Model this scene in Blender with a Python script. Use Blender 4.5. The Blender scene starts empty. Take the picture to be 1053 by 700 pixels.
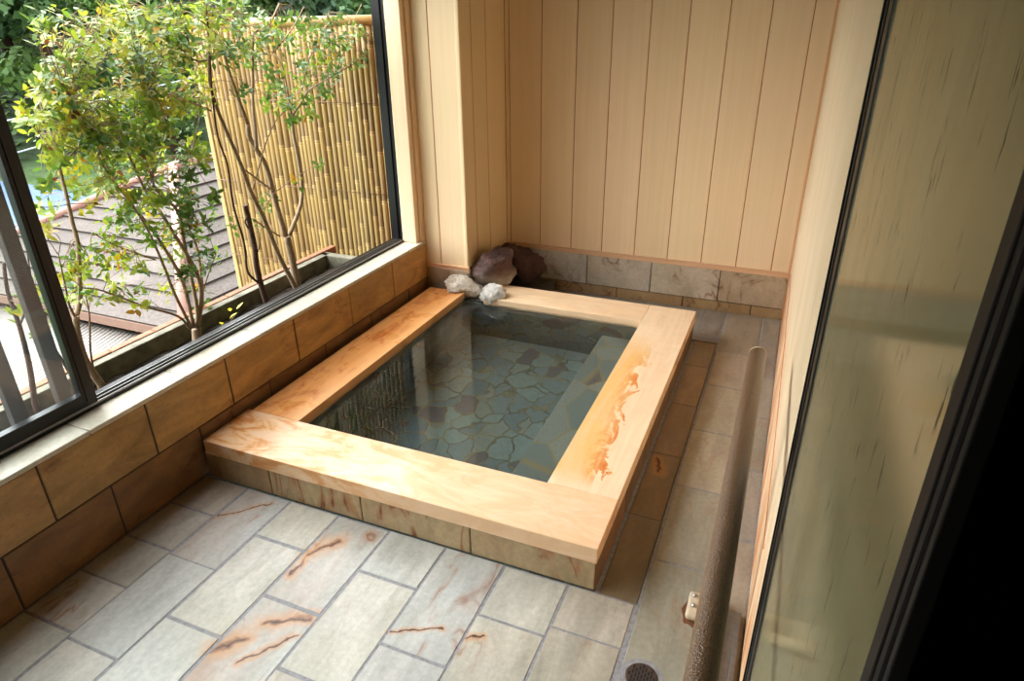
import bpy, bmesh, math, random
import numpy as np
from mathutils import Vector, Matrix, noise as mnoise

sc = bpy.context.scene
col = sc.collection
PI = math.pi
R0 = random.Random(7)

# ------------------------------------------------------------------ camera constants
CAM = Vector((1.57444, -1.64944, 1.51268)); CROT = (1.1234, 0.0097, 0.3932); FPX = 679.84
_M = Matrix.Rotation(CROT[2], 3, 'Z') @ Matrix.Rotation(CROT[1], 3, 'Y') @ Matrix.Rotation(CROT[0], 3, 'X')
def at_x(px, py, x):
    """point of the vertical plane X = x seen along a measured sight line"""
    d = _M @ Vector(((px-526.5)/FPX, -(py-350)/FPX, -1)); t = (x-CAM.x)/d.x
    return CAM + d*t

# ------------------------------------------------------------------ measured room
XW, XR, YB, YP, XP = -0.267, 1.657, 2.062, 1.492, -0.006
HS, HM = 0.413, 0.197
L, H, T = 1.3885, 0.162, 0.056
WL, WF, WR, WB = 0.222, 0.2345, 0.2366, 0.227
YN = -2.6; ZC = 2.35

# ------------------------------------------------------------------ materials
MATS = {}
def srgb(r, g, b):
    f = lambda c: (c/255/12.92) if c/255 <= .04045 else ((c/255+.055)/1.055)**2.4
    return (f(r), f(g), f(b), 1)
class NT:
    def __init__(s, name):
        s.m = bpy.data.materials.new(name); s.m.use_nodes = True
        s.t = s.m.node_tree; s.n = s.t.nodes; s.n.clear()
        s.out = s.n.new('ShaderNodeOutputMaterial')
    def node(s, typ, **kw):
        n = s.n.new(typ)
        for k, v in kw.items():
            if k in n.inputs: 
                s.set(n.inputs[k], v)
            else: setattr(n, k, v)
        return n
    def set(s, sock, v):
        if isinstance(v, bpy.types.NodeSocket): s.t.links.new(v, sock)
        elif isinstance(v, bpy.types.Node): s.t.links.new(v.outputs[0], sock)
        else: sock.default_value = v
    def co(s, scale=(1, 1, 1), rot=(0, 0, 0), loc=(0, 0, 0)):
        tc = s.node('ShaderNodeTexCoord'); mp = s.node('ShaderNodeMapping')
        s.set(mp.inputs['Vector'], tc.outputs['Object'])
        mp.inputs['Scale'].default_value = scale; mp.inputs['Rotation'].default_value = rot; mp.inputs['Location'].default_value = loc
        return mp.outputs[0]
    def noise(s, vec, scale=5, detail=4, rough=.55, dist=0):
        n = s.node('ShaderNodeTexNoise'); s.set(n.inputs['Vector'], vec)
        n.inputs['Scale'].default_value = scale; n.inputs['Detail'].default_value = detail
        n.inputs['Roughness'].default_value = rough; n.inputs['Distortion'].default_value = dist
        return n.outputs['Fac']
    def ramp(s, fac, stops, interp='LINEAR'):
        n = s.node('ShaderNodeValToRGB'); s.set(n.inputs['Fac'], fac); cr = n.color_ramp; cr.interpolation = interp
        while len(cr.elements) < len(stops): cr.elements.new(.5)
        for e, (p, c) in zip(cr.elements, stops):
            e.position = p; e.color = c if len(c) == 4 else (*c, 1)
        return n.outputs['Color']
    def rng(s, v, a, b, c=0, d=1):
        n = s.node('ShaderNodeMapRange'); s.set(n.inputs['Value'], v)
        for k, x in zip(('From Min', 'From Max', 'To Min', 'To Max'), (a, b, c, d)): n.inputs[k].default_value = x
        return n.outputs[0]
    def mix(s, f, a, b, mode='MIX'):
        n = s.node('ShaderNodeMix'); n.data_type = 'RGBA'; n.blend_type = mode
        s.set(n.inputs[0], f); s.set(n.inputs[6], a); s.set(n.inputs[7], b)
        return n.outputs[2]
    def math(s, op, a, b=0.0):
        n = s.node('ShaderNodeMath'); n.operation = op; s.set(n.inputs[0], a); s.set(n.inputs[1], b); return n.outputs[0]
    def attr(s, name='tint'):
        n = s.node('ShaderNodeAttribute'); n.attribute_name = name; return n
    def bump(s, h, strength=.3, dist=.01):
        n = s.node('ShaderNodeBump'); s.set(n.inputs['Height'], h); n.inputs['Strength'].default_value = strength; n.inputs['Distance'].default_value = dist
        return n.outputs[0]
    def bsdf(s, color, rough=.5, normal=None, metal=0, spec=.5, **kw):
        p = s.node('ShaderNodeBsdfPrincipled')
        s.set(p.inputs['Base Color'], color); s.set(p.inputs['Roughness'], rough); s.set(p.inputs['Metallic'], metal)
        s.set(p.inputs['Specular IOR Level'], spec)
        if normal is not None: s.set(p.inputs['Normal'], normal)
        for k, v in kw.items(): s.set(p.inputs[k], v)
        return p
    def done(s, sh):
        s.t.links.new(sh.outputs[0] if isinstance(sh, bpy.types.Node) else sh, s.out.inputs['Surface']); MATS[s.m.name] = s.m
        return s.m

def seg_dist(m, vec, a, b):
    a, b = Vector((*a, 0)), Vector((*b, 0)); ba = b-a
    def vm(op, x, y):
        n = m.node('ShaderNodeVectorMath'); n.operation = op
        for i, q in enumerate((x, y)):
            if isinstance(q, bpy.types.NodeSocket): m.set(n.inputs[i], q)
            else: n.inputs[i].default_value = q
        return n
    pa = vm('SUBTRACT', vec, a).outputs[0]
    h = m.rng(vm('DOT_PRODUCT', pa, ba).outputs['Value'], 0, ba.length_squared)
    sc_ = m.node('ShaderNodeVectorMath'); sc_.operation = 'SCALE'; sc_.inputs[0].default_value = ba; m.set(sc_.inputs['Scale'], h)
    return vm('LENGTH', vm('SUBTRACT', pa, sc_.outputs[0]).outputs[0], (0, 0, 0)).outputs['Value']
# natural rust seams seen on single floor slabs: (ends, width)
SEAMS = [((.345, -.810), (.392, -.758), .022), ((.434, -.821), (.519, -.691), .008), ((.412, -.688), (.516, -.624), .018), ((-.063, -.412), (.07, -.266), .005), ((.357, -.522), (.349, -.429), .012),
         ((.349, -.429), (.404, -.34), .020), ((.752, -.586), (.881, -.514), .007), ((.962, -.525), (.999, -.50), .008), ((1.275, .50), (1.296, .42), .016)]
def stone(name, rough=(.35, .6), streak_rot=(0, 0, .6), vein=srgb(120, 62, 22), dark=.75, bumps=.35, vein_amt=.75, spec=.5, scale=(9, 2.2, 5), seams=()):
    """slabs tinted one by one through the 'tint' colour of each slab (alpha = how much rust veining it has)"""
    m = NT(name); a = m.attr()
    v = m.co(); vs = m.co(scale=scale, rot=streak_rot)
    big = m.noise(v, 3.5, 5, .6); streak = m.noise(vs, 2.2, 6, .62, .6); fine = m.noise(v, 60, 3, .6)
    c = m.mix(m.rng(streak, .3, .72), a.outputs['Color'], m.mix(1.0, a.outputs['Color'], (dark, dark, dark*.96, 1), 'MULTIPLY'))
    c = m.mix(m.rng(big, .35, .7, 0, .5), c, m.mix(1.0, c, (1.12, 1.06, .95, 1), 'MULTIPLY'))
    c = m.mix(m.rng(fine, .35, .75, 0, .22), c, (.06, .05, .04, 1))
    # rust-brown veins: narrow bands of a stretched noise
    vn = m.noise(m.co(scale=(scale[0]*.55, scale[1]*.7, scale[2]*.6), rot=streak_rot, loc=(3.1, 1.7, .3)), 1.7, 3.5, .5, .9)
    band = m.math('ABSOLUTE', m.math('SUBTRACT', vn, .5))
    thin = m.rng(band, .0, .010, 1, 0); halo = m.rng(band, .0, .05, .8, 0)
    gate = m.rng(m.noise(v, 6.0, 3), .46, .60)
    ga = m.math('MULTIPLY', gate, m.math('MULTIPLY', a.outputs['Alpha'], vein_amt))
    soft = m.math('MULTIPLY', m.rng(m.noise(m.co(scale=(scale[0]*.4, scale[1]*.4, scale[2]*.4), rot=streak_rot), 1.2, 4), .5, .72, 0, .55), m.math('MULTIPLY', a.outputs['Alpha'], vein_amt))
    c = m.mix(m.math('MAXIMUM', m.math('MULTIPLY', halo, ga), soft), c, vein)
    c = m.mix(m.math('MULTIPLY', thin, ga), c, m.mix(.6, vein, (.02, .012, .006, 1)))
    if seams:
        wn = m.node('ShaderNodeTexNoise'); m.set(wn.inputs['Vector'], v); wn.inputs['Scale'].default_value = 22; wn.inputs['Detail'].default_value = 5
        wv = m.node('ShaderNodeVectorMath'); wv.operation = 'MULTIPLY_ADD'; m.set(wv.inputs[0], wn.outputs['Color']); wv.inputs[1].default_value = (.05, .05, 0)
        fl_ = m.node('ShaderNodeVectorMath'); fl_.operation = 'MULTIPLY_ADD'; m.set(fl_.inputs[0], v); fl_.inputs[1].default_value = (1, 1, 0); fl_.inputs[2].default_value = (-.025, -.025, 0)
        m.set(wv.inputs[2], fl_.outputs[0])
        for a_, b_, w_ in seams:
            d = seg_dist(m, wv.outputs[0], a_, b_)
            c = m.mix(m.rng(d, w_*.6, w_*2.4, .6, 0), c, srgb(190, 132, 66))
            c = m.mix(m.rng(d, w_*.25, w_*.7, .85, 0), c, srgb(112, 62, 24))
            c = m.mix(m.rng(d, .0012, .0032, .9, 0), c, srgb(40, 20, 10))
    hgt = m.math('ADD', m.math('MULTIPLY', streak, .8), m.math('MULTIPLY', fine, .25))
    r = m.rng(big, .3, .7, rough[0], rough[1])
    return m.done(m.bsdf(c, r, m.bump(hgt, bumps, .006), spec=spec))

def plain(name, color, rough=.5, metal=0, nscale=40, namt=.15, bumps=.1, spec=.5, bdist=.003):
    m = NT(name); v = m.co(); n = m.noise(v, nscale, 4)
    dk = tuple(c*(1-namt*2) for c in color[:3]) + (1,)
    c = m.mix(m.rng(n, .3, .7), dk, color)
    return m.done(m.bsdf(c, rough, m.bump(n, bumps, bdist) if bumps else None, metal, spec))

def panel_wood(name, base, dark, axis='Z', rough=.5, gscale=(38, 38, .9)):
    m = NT(name); a = m.attr()
    g = m.noise(m.co(scale=gscale), 1.6, 6, .6, .3); g2 = m.noise(m.co(scale=(gscale[0]*4, gscale[1]*4, gscale[2]*3)), 1.0, 3)
    c = m.mix(m.rng(g, .3, .75), base, dark)
    c = m.mix(m.rng(g2, .4, .8, 0, .25), c, dark)
    c = m.mix(1.0, c, a.outputs['Color'], 'MULTIPLY')
    return m.done(m.bsdf(c, rough, m.bump(g2, .06, .002), spec=.35))

def hinoki(name, along, base, mid, gold, heart, mask, rough=.40, grain=.5, seed=0.0):
    """pale cypress board; mask = function giving (golden zone, orange heartwood streaks)"""
    m = NT(name)
    sc_ = (.8, 7, 7) if along == 'X' else (7, .8, 7)
    v = m.co(scale=sc_, loc=(seed, seed*.7, 0))
    warp = m.noise(v, 1.2, 4, .5, .9)
    ring = m.math('FRACT', m.math('MULTIPLY', warp, 7.0))
    ring = m.math('ABSOLUTE', m.math('SUBTRACT', ring, .5))
    blotch = m.noise(m.co(scale=(sc_[0]*1.5, sc_[1]*.5, sc_[2]*.5), loc=(seed, 0, 0)), 1.5, 4)
    c = m.mix(m.rng(ring, .0, .5, 0, grain), base, mid)
    c = m.mix(m.rng(blotch, .4, .7, 0, .5), c, mid)
    fine = m.noise(m.co(scale=(sc_[0]*1.5, sc_[1]*8, sc_[2]*8)), 2.5, 4)
    c = m.mix(m.rng(fine, .5, .8, 0, .16), c, mid)
    n = m.noise(m.co(scale=(sc_[0]*4.5 if along == 'X' else sc_[0]*1.2, sc_[1]*1.2 if along == 'X' else sc_[1]*4.5, 8), loc=(seed+4, 2, 0)), 1.4, 7, .66, 1.4)
    g, h = mask(m, n)
    c = m.mix(g, c, m.mix(m.rng(ring, .1, .45, 0, .5), gold, mid))
    c = m.mix(h, c, m.mix(m.rng(ring, .0, .5, 0, .55), heart, gold))
    r = m.rng(m.noise(m.co(), 7, 3), .3, .7, rough-.12, rough+.10)
    wet = m.rng(m.noise(m.co(loc=(seed, 3, 1)), 9, 6, .65, .8), .46, .58, .0, .4)
    return m.done(m.bsdf(c, r, m.bump(fine, .04, .002), spec=.28, **{'Coat Weight': wet, 'Coat Roughness': .16}))

def sep(m):
    tc = m.node('ShaderNodeTexCoord'); s = m.node('ShaderNodeSeparateXYZ'); m.set(s.inputs[0], tc.outputs['Object']); return s

M = {}
M['floor'] = stone('floor_stone', rough=(.30, .55), streak_rot=(0, 0, .5), vein=srgb(164, 100, 44), dark=.64, bumps=.45, vein_amt=.8, scale=(7, 2.0, 4), seams=SEAMS)
M['sandstone'] = stone('wall_sandstone', rough=(.4, .65), streak_rot=(.55, 0, 0), vein=srgb(120, 58, 18), dark=.44, bumps=.4, vein_amt=1.0, scale=(4, 2.0, 5.5))
M['skirt_stone'] = stone('skirt_stone', rough=(.4, .6), streak_rot=(0, .5, 0), vein=srgb(156, 88, 36), dark=.66, bumps=.35, vein_amt=.9, scale=(7, 7, 2.4))
M['back_stone'] = stone('back_stone', rough=(.4, .6), streak_rot=(0, .7, 0), vein=srgb(128, 88, 50), dark=.72, bumps=.35, vein_amt=.85, scale=(5, 5, 4))
M['cap_stone'] = stone('cap_stone', rough=(.3, .5), streak_rot=(0, 0, .5), vein=srgb(150, 105, 60), dark=.86, bumps=.2, vein_amt=.5)
M['grout'] = plain('grey_grout', srgb(152, 150, 152), .75, nscale=70, namt=.2, bumps=.4)
M['grout_dark'] = plain('dark_grout', srgb(62, 50, 40), .8, nscale=60, namt=.2, bumps=.4)
M['mortar'] = plain('damp_mortar', srgb(92, 84, 76), .6, nscale=25, namt=.3, bumps=.6, bdist=.006)
M['panel'] = panel_wood('pale_panel', srgb(237, 213, 173), srgb(231, 204, 159))
M['panel_gap'] = plain('panel_gap', srgb(178, 98, 44), .7, namt=.1, bumps=0)
M['trim'] = panel_wood('trim_wood', srgb(224, 184, 146), srgb(210, 164, 124), gscale=(3, 30, 30))
M['casing'] = panel_wood('casing_wood', srgb(234, 210, 178), srgb(224, 192, 154))
M['white_wall'] = None
M['black'] = plain('black_aluminium', srgb(12, 12, 13), .36, .0, nscale=90, namt=.15, bumps=.02, spec=.3)
M['alu'] = plain('bare_aluminium', srgb(150, 148, 148), .35, .85, nscale=60, namt=.1, bumps=.02)
M['concrete'] = plain('planter_concrete', srgb(120, 116, 96), .85, nscale=18, namt=.3, bumps=.5, bdist=.006)
M['brick'] = plain('terracotta_edge', srgb(150, 96, 64), .8, nscale=26, namt=.2, bumps=.4)
M['soil'] = plain('dark_soil', srgb(58, 44, 34), .95, nscale=35, namt=.35, bumps=1.0, bdist=.02)
M['unlit_black'] = plain('unlit_hall_black', (.004, .0035, .003, 1), .9, namt=.1, bumps=0, spec=.1)  # near-black colour stands in for the lack of light in the hall
M['ceiling'] = panel_wood('ceiling_wood', srgb(96, 62, 34), srgb(78, 48, 26))
M['front_wood'] = panel_wood('dark_front_wood', srgb(104, 74, 50), srgb(84, 58, 38))
M['rail'] = None

# painted board with grey mildew streaks and an orange rust run near the floor
m = NT('stained_board'); s_ = sep(m)
st = m.noise(m.co(scale=(30, 26, 1.3)), 1.5, 6, .65, .4); big = m.noise(m.co(scale=(3, 3, 1)), 2.5, 4)
c = m.mix(m.rng(big, .3, .7), srgb(226, 204, 172), srgb(214, 190, 152))
c = m.mix(m.math('MULTIPLY', m.rng(st, .60, .74), m.rng(big, .4, .65)), c, srgb(140, 126, 112))
low = m.rng(s_.outputs['Z'], .60, .12, 0, 1)
rust = m.math('MULTIPLY', m.rng(m.noise(m.co(scale=(8, 9, 1.1)), 2.0, 5, .6, .5), .40, .56), low)
c = m.mix(rust, c, srgb(186, 112, 44))
M['white_wall'] = m.done(m.bsdf(c, .45, m.bump(st, .08, .002)))

# hammered vinyl handrail
m = NT('handrail_vinyl'); v = m.co()
vo = m.node('ShaderNodeTexVoronoi'); m.set(vo.inputs['Vector'], v); vo.inputs['Scale'].default_value = 330
n = m.noise(v, 160, 3)
c = m.mix(m.rng(n, .3, .7), srgb(94, 68, 46), srgb(116, 88, 62))
M['rail'] = m.done(m.bsdf(c, .34, m.bump(vo.outputs['Distance'], .55, .0025), spec=.6))
M['beige'] = plain('beige_enamel', srgb(206, 188, 160), .45, nscale=30, namt=.06, bumps=.02)
M['rust'] = plain('rusty_stain', srgb(128, 78, 38), .8, nscale=80, namt=.3, bumps=.3)
M['steel'] = plain('steel', srgb(190, 186, 180), .3, .9, nscale=80, namt=.1, bumps=0)
M['grate'] = plain('drain_grate', srgb(92, 72, 62), .5, .35, nscale=120, namt=.25, bumps=.2)
M['hole'] = plain('drain_hole', (.006, .005, .004, 1), .9, namt=.1, bumps=0)

# hinoki boards. Object coordinates are relative to the tub's base (0,0,0)
pale, mid, orange = srgb(240, 204, 156), srgb(228, 178, 122), srgb(204, 116, 44)
def mask_right(m, n):
    s = sep(m); x = m.rng(s.outputs['X'], 1.0, 1.0+WR, 0, 1)          # heartwood fills the inner half
    nn = m.math('MULTIPLY', m.math('SUBTRACT', n, .5), 1.3)
    e = m.math('SUBTRACT', m.math('ADD', m.rng(s.outputs['Y'], .0, 1.25, .62, .40), nn), x)
    yl = m.math('MULTIPLY', m.rng(s.outputs['Y'], 1.25, 1.0), m.rng(s.outputs['Y'], .02, .10))
    zone = m.math('MULTIPLY', m.rng(e, -.02, .03), yl)
    near = m.math('MULTIPLY', m.rng(m.math('ABSOLUTE', e), .34, .05), m.rng(s.outputs['Y'], 1.05, .8))
    return zone, m.math('MULTIPLY', m.math('MULTIPLY', near, zone), m.rng(n, .46, .55))
def mask_left(m, n):
    s = sep(m); x = m.math('ABSOLUTE', m.math('SUBTRACT', s.outputs['X'], -.13))
    return m.rng(x, .14, .04, .35, 1), m.math('MULTIPLY', m.rng(n, .50, .61, 0, .9), m.rng(x, .10, .05))
def mask_front(m, n):
    s = sep(m); x = m.rng(s.outputs['X'], .75, -.2, .12, 1.0)
    return m.math('MULTIPLY', m.rng(n, .40, .54, 0, 1.0), m.math('POWER', x, .6)), m.math('MULTIPLY', m.rng(n, .50, .60, 0, .9), x)
def mask_back(m, n):
    return m.rng(n, .55, .75, 0, .6), m.rng(n, .74, .84, 0, .4)
GOLD = srgb(232, 184, 116)
M['rim_front'] = hinoki('cypress_front', 'X', srgb(240, 208, 174), srgb(230, 188, 146), srgb(228, 174, 112), srgb(204, 120, 54), mask_front, seed=1.3, rough=.38)
M['rim_left'] = hinoki('cypress_left', 'Y', srgb(238, 192, 138), srgb(226, 166, 104), srgb(218, 148, 80), srgb(180, 92, 34), mask_left, seed=2.9, rough=.34)
M['rim_right'] = hinoki('cypress_right', 'Y', srgb(241, 215, 180), srgb(232, 194, 152), GOLD, srgb(208, 104, 32), mask_right, seed=5.1)
M['rim_back'] = hinoki('cypress_back', 'X', srgb(242, 214, 176), srgb(230, 190, 146), GOLD, orange, mask_back, seed=7.7)

# crazy-paved slate inside the tub
m = NT('slate_paving'); v = m.co(scale=(5.2, 4.2, 5.2))
wn = m.node('ShaderNodeTexNoise'); m.set(wn.inputs['Vector'], m.co()); wn.inputs['Scale'].default_value = 9
va = m.node('ShaderNodeVectorMath'); va.operation = 'MULTIPLY_ADD'
m.set(va.inputs[0], wn.outputs['Color']); va.inputs[1].default_value = (.5, .5, .5); m.set(va.inputs[2], v)
vo = m.node('ShaderNodeTexVoronoi'); m.set(vo.inputs['Vector'], va.outputs[0]); vo.inputs['Scale'].default_value = 1.9
ve = m.node('ShaderNodeTexVoronoi'); ve.feature = 'DISTANCE_TO_EDGE'; m.set(ve.inputs['Vector'], va.outputs[0]); ve.inputs['Scale'].default_value = 1.9
sx = m.node('ShaderNodeSeparateXYZ'); m.set(sx.inputs[0], vo.outputs['Color'])
c = m.ramp(sx.outputs[0], [(0, srgb(98, 114, 112)), (.3, srgb(110, 126, 119)), (.55, srgb(88, 104, 105)), (.75, srgb(114, 123, 112)), (.92, srgb(82, 74, 74)), (1, srgb(74, 68, 68))], 'CONSTANT')
n = m.noise(m.co(), 40, 4); n2 = m.noise(m.co(), 7, 4)
c = m.mix(m.rng(n, .35, .75, 0, .35), c, srgb(72, 86, 82)); c = m.mix(m.rng(n2, .5, .75, 0, .35), c, srgb(104, 104, 82))
jn = m.math('ADD', ve.outputs['Distance'], m.math('MULTIPLY', m.math('SUBTRACT', n, .5), .06))
jt = m.rng(jn, .018, .055, .9, 0)
c = m.mix(jt, c, m.mix(m.rng(n2, .4, .6), srgb(72, 68, 44), srgb(122, 110, 70)))
M['slate'] = m.done(m.bsdf(c, .7, m.bump(m.math('SUBTRACT', n, m.math('MULTIPLY', jt, .8)), .4, .006)))
m = NT('bench_slab'); v = m.co(scale=(2.6, 2.6, 2.6))
vo = m.node('ShaderNodeTexVoronoi'); m.set(vo.inputs['Vector'], v); vo.inputs['Scale'].default_value = 1.7
ve = m.node('ShaderNodeTexVoronoi'); ve.feature = 'DISTANCE_TO_EDGE'; m.set(ve.inputs['Vector'], v); ve.inputs['Scale'].default_value = 1.7
sx = m.node('ShaderNodeSeparateXYZ'); m.set(sx.inputs[0], vo.outputs['Color']); n = m.noise(m.co(), 90, 4, .7); n2 = m.noise(m.co(), 9, 4)
c = m.ramp(sx.outputs[0], [(0, srgb(122, 127, 117)), (.35, srgb(106, 116, 110)), (.6, srgb(130, 133, 120)), (.82, srgb(92, 80, 78))], 'CONSTANT')
c = m.mix(m.rng(n, .4, .75, 0, .5), c, srgb(86, 96, 88))
c = m.mix(m.rng(m.math('ADD', ve.outputs['Distance'], m.math('MULTIPLY', n2, .05)), .03, .06, .8, 0), c, srgb(132, 118, 74))
M['bench_stone'] = m.done(m.bsdf(c, .75, m.bump(n, .3, .004)))

# water
m = NT('hot_spring_water'); n = m.noise(m.co(scale=(1, 1, 1)), 9, 2, .5, .4)
M['water'] = m.done(m.bsdf((.90, .97, .95, 1), 0.0, m.bump(n, .011, .01), **{'Transmission Weight': 1.0, 'IOR': 1.333}))

# window pane, fogged with lime near its bottom
m = NT('fogged_glass'); s_ = sep(m)
fr = m.node('ShaderNodeFresnel'); gm = m.node('ShaderNodeNewGeometry'); m.set(fr.inputs['IOR'], m.rng(gm.outputs['Backfacing'], 0, 1, 1.45, 1/1.45))
tr = m.node('ShaderNodeBsdfTransparent'); tr.inputs['Color'].default_value = (.93, .96, .95, 1)
gl = m.node('ShaderNodeBsdfGlossy'); gl.inputs['Roughness'].default_value = .02
mx = m.node('ShaderNodeMixShader'); m.set(mx.inputs[0], fr.outputs[0]); m.set(mx.inputs[1], tr.outputs[0]); m.set(mx.inputs[2], gl.outputs[0])
df = m.node('ShaderNodeBsdfDiffuse'); df.inputs['Color'].default_value = (.8, .82, .8, 1)
tl = m.node('ShaderNodeBsdfTranslucent'); tl.inputs['Color'].default_value = (.8, .82, .8, 1)
m2 = m.node('ShaderNodeMixShader'); m2.inputs[0].default_value = .6; m.set(m2.inputs[1], df.outputs[0]); m.set(m2.inputs[2], tl.outputs[0])
fog = m.math('ADD', m.rng(s_.outputs['Z'], .80, .44, .0, .7), m.math('MULTIPLY', m.math('SUBTRACT', m.noise(m.co(scale=(8, 14, 3)), 1.2, 5), .5), .7))
m3 = m.node('ShaderNodeMixShader'); m.set(m3.inputs[0], m.rng(fog, .2, .9, .001, .016)); m.set(m3.inputs[1], mx.outputs[0]); m.set(m3.inputs[2], m2.outputs[0])
M['fog_glass'] = m.done(m3)

# the sliding door's pane: dirty, streaked
m = NT('streaked_glass')
fr = m.node('ShaderNodeFresnel'); fr.inputs['IOR'].default_value = 1.52
tr = m.node('ShaderNodeBsdfTransparent'); tr.inputs['Color'].default_value = (.80, .86, .78, 1)
gl = m.node('ShaderNodeBsdfGlossy'); gl.inputs['Roughness'].default_value = .11; gl.inputs['Color'].default_value = (.95, .95, .88, 1)
mx = m.node('ShaderNodeMixShader'); m.set(mx.inputs[0], fr.outputs[0]); m.set(mx.inputs[1], tr.outputs[0]); m.set(mx.inputs[2], gl.outputs[0])
st = m.noise(m.co(scale=(30, 60, 9)), 1.6, 5, .7, .3); st2 = m.noise(m.co(scale=(4, 6, 1.5)), 2, 4)
df = m.node('ShaderNodeBsdfDiffuse'); m.set(df.inputs['Color'], m.mix(m.rng(st, .60, .66), srgb(160, 150, 116), srgb(64, 58, 42)))
m3 = m.node('ShaderNodeMixShader'); m.set(m3.inputs[0], m.math('ADD', m.rng(st2, .3, .7, .22, .36), m.rng(st, .60, .66, 0, .5))); m.set(m3.inputs[1], mx.outputs[0]); m.set(m3.inputs[2], df.outputs[0])
M['door_glass'] = m.done(m3)
m = NT('dark_door_wood'); a = m.attr(); n = m.noise(m.co(scale=(20, 20, 2.2)), 1.6, 5)
c = m.mix(m.rng(m.noise(m.co(scale=(6, 6, 3.0), loc=(.4, 0, .6)), 1.5, 5), .52, .66), m.mix(m.rng(n, .3, .7), srgb(26, 18, 14), srgb(16, 12, 10)), srgb(92, 50, 24))
M['door_wood'] = m.done(m.bsdf(m.mix(1.0, c, a.outputs['Color'], 'MULTIPLY'), .65, m.bump(n, .2, .002), spec=.3))

# rocks
def rockmat(name, a, b, crust, cr_lo, cr_hi, cz=None):
    m = NT(name); v = m.co(); n = m.noise(v, 14, 6, .7); n2 = m.noise(v, 55, 4, .7); n3 = m.noise(v, 6, 4)
    c = m.mix(m.rng(n, .35, .65), a, b); c = m.mix(m.rng(n2, .5, .75, 0, .5), c, (.05, .03, .025, 1))
    f = m.rng(n3, cr_lo, cr_hi)
    if cz: f = m.math('MULTIPLY', m.rng(sep(m).outputs['Z'], cz[0], cz[1]), m.rng(n, .3, .55))
    c = m.mix(f, c, crust)
    return m.done(m.bsdf(c, .8, m.bump(m.math('ADD', n, m.math('MULTIPLY', n2, .5)), .8, .02)))
M['red_rock'] = rockmat('purple_red_lava', srgb(112, 82, 74), srgb(80, 58, 53), srgb(188, 178, 164), .5, .6, cz=(.12, .03))
M['dark_rock'] = rockmat('dark_lava', srgb(92, 60, 54), srgb(62, 46, 42), srgb(70, 60, 54), .6, .7)
M['white_rock'] = rockmat('lime_crusted_stone', srgb(222, 214, 200), srgb(190, 172, 146), srgb(150, 100, 54), .54, .66)
M['grey_rock'] = rockmat('grey_crusted_stone', srgb(196, 192, 182), srgb(150, 144, 136), srgb(232, 228, 218), .45, .6)

# outdoors
def foliage_mat(name, rough=.45, trans=.35):
    m = NT(name); a = m.attr()
    p = m.bsdf(a.outputs['Color'], rough, spec=.28)
    t = m.node('ShaderNodeBsdfTranslucent'); m.set(t.inputs['Color'], m.mix(1.0, a.outputs['Color'], (1.25, 1.2, .55, 1), 'MULTIPLY'))
    x = m.node('ShaderNodeMixShader'); x.inputs[0].default_value = trans; m.set(x.inputs[1], p.outputs[0]); m.set(x.inputs[2], t.outputs[0])
    return m.done(x)
M['leaf'] = foliage_mat('shrub_leaf')
M['forest_leaf'] = foliage_mat('forest_leaf', .7, .2)
M['bark'] = plain('pale_bark', srgb(150, 126, 98), .85, nscale=60, namt=.2, bumps=.5)
M['dark_bark'] = plain('dark_bark', srgb(84, 56, 42), .9, nscale=60, namt=.3, bumps=.8)
m = NT('bamboo_culm'); a = m.attr(); n = m.noise(m.co(scale=(60, 60, 2)), 1.5, 4)
c = m.mix(m.rng(n, .3, .75, 0, .35), a.outputs['Color'], srgb(146, 112, 64))
M['bamboo'] = m.done(m.bsdf(c, .4, spec=.4))
m = NT('roof_shingle'); n = m.noise(m.co(), 30, 5, .7); n2 = m.noise(m.co(), 1.6, 4); a = m.attr()
c = m.mix(m.rng(n, .35, .7), srgb(70, 64, 58), srgb(94, 86, 80)); c = m.mix(m.rng(n2, .55, .7, 0, .4), c, srgb(122, 114, 106))
c = m.mix(1.0, c, a.outputs['Color'], 'MULTIPLY')
M['shingle'] = m.done(m.bsdf(c, .9, m.bump(n, .5, .01)))
M['pink'] = plain('pink_flashing', srgb(166, 124, 112), .6, nscale=12, namt=.1, bumps=0)
M['fascia'] = plain('fascia_board', srgb(122, 94, 78), .7, nscale=12, namt=.08, bumps=0)
M['tin'] = plain('corrugated_tin', srgb(164, 161, 156), .6, .0, nscale=9, namt=.1, bumps=0)
M['plaster'] = plain('house_plaster', srgb(170, 160, 146), .9, nscale=6, namt=.1, bumps=.2)
m = NT('lawn'); n = m.noise(m.co(), 1.2, 6, .7); n2 = m.noise(m.co(), 18, 4, .7)
c = m.mix(m.rng(n, .35, .65), srgb(104, 132, 80), srgb(78, 106, 62)); c = m.mix(m.rng(n2, .4, .7, 0, .5), c, srgb(58, 82, 44))
sp_ = sep(m); dd_ = m.math('ADD', m.math('MULTIPLY', sp_.outputs['X'], -.8), m.math('MULTIPLY', sp_.outputs['Y'], .55)); c = m.mix(m.rng(m.math('ADD', dd_, m.math('MULTIPLY', n, 3)), 14, 15.5), c, srgb(34, 48, 30))
M['lawn'] = m.done(m.bsdf(c, .95, m.bump(n2, .6, .05)))
m = NT('blue_tin'); br = m.node('ShaderNodeTexBrick'); m.set(br.inputs['Vector'], m.co(scale=(2.2, 2.2, 2.2)))
br.offset = 0; br.inputs['Color1'].default_value = srgb(22, 62, 118); br.inputs['Color2'].default_value = srgb(34, 82, 142); br.inputs['Mortar'].default_value = srgb(116, 140, 164)
br.inputs['Mortar Size'].default_value = .035
M['blue'] = m.done(m.bsdf(br.outputs['Color'], .5))
M['cable'] = plain('cable', srgb(176, 190, 206), .5, namt=.05, bumps=0)
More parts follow.
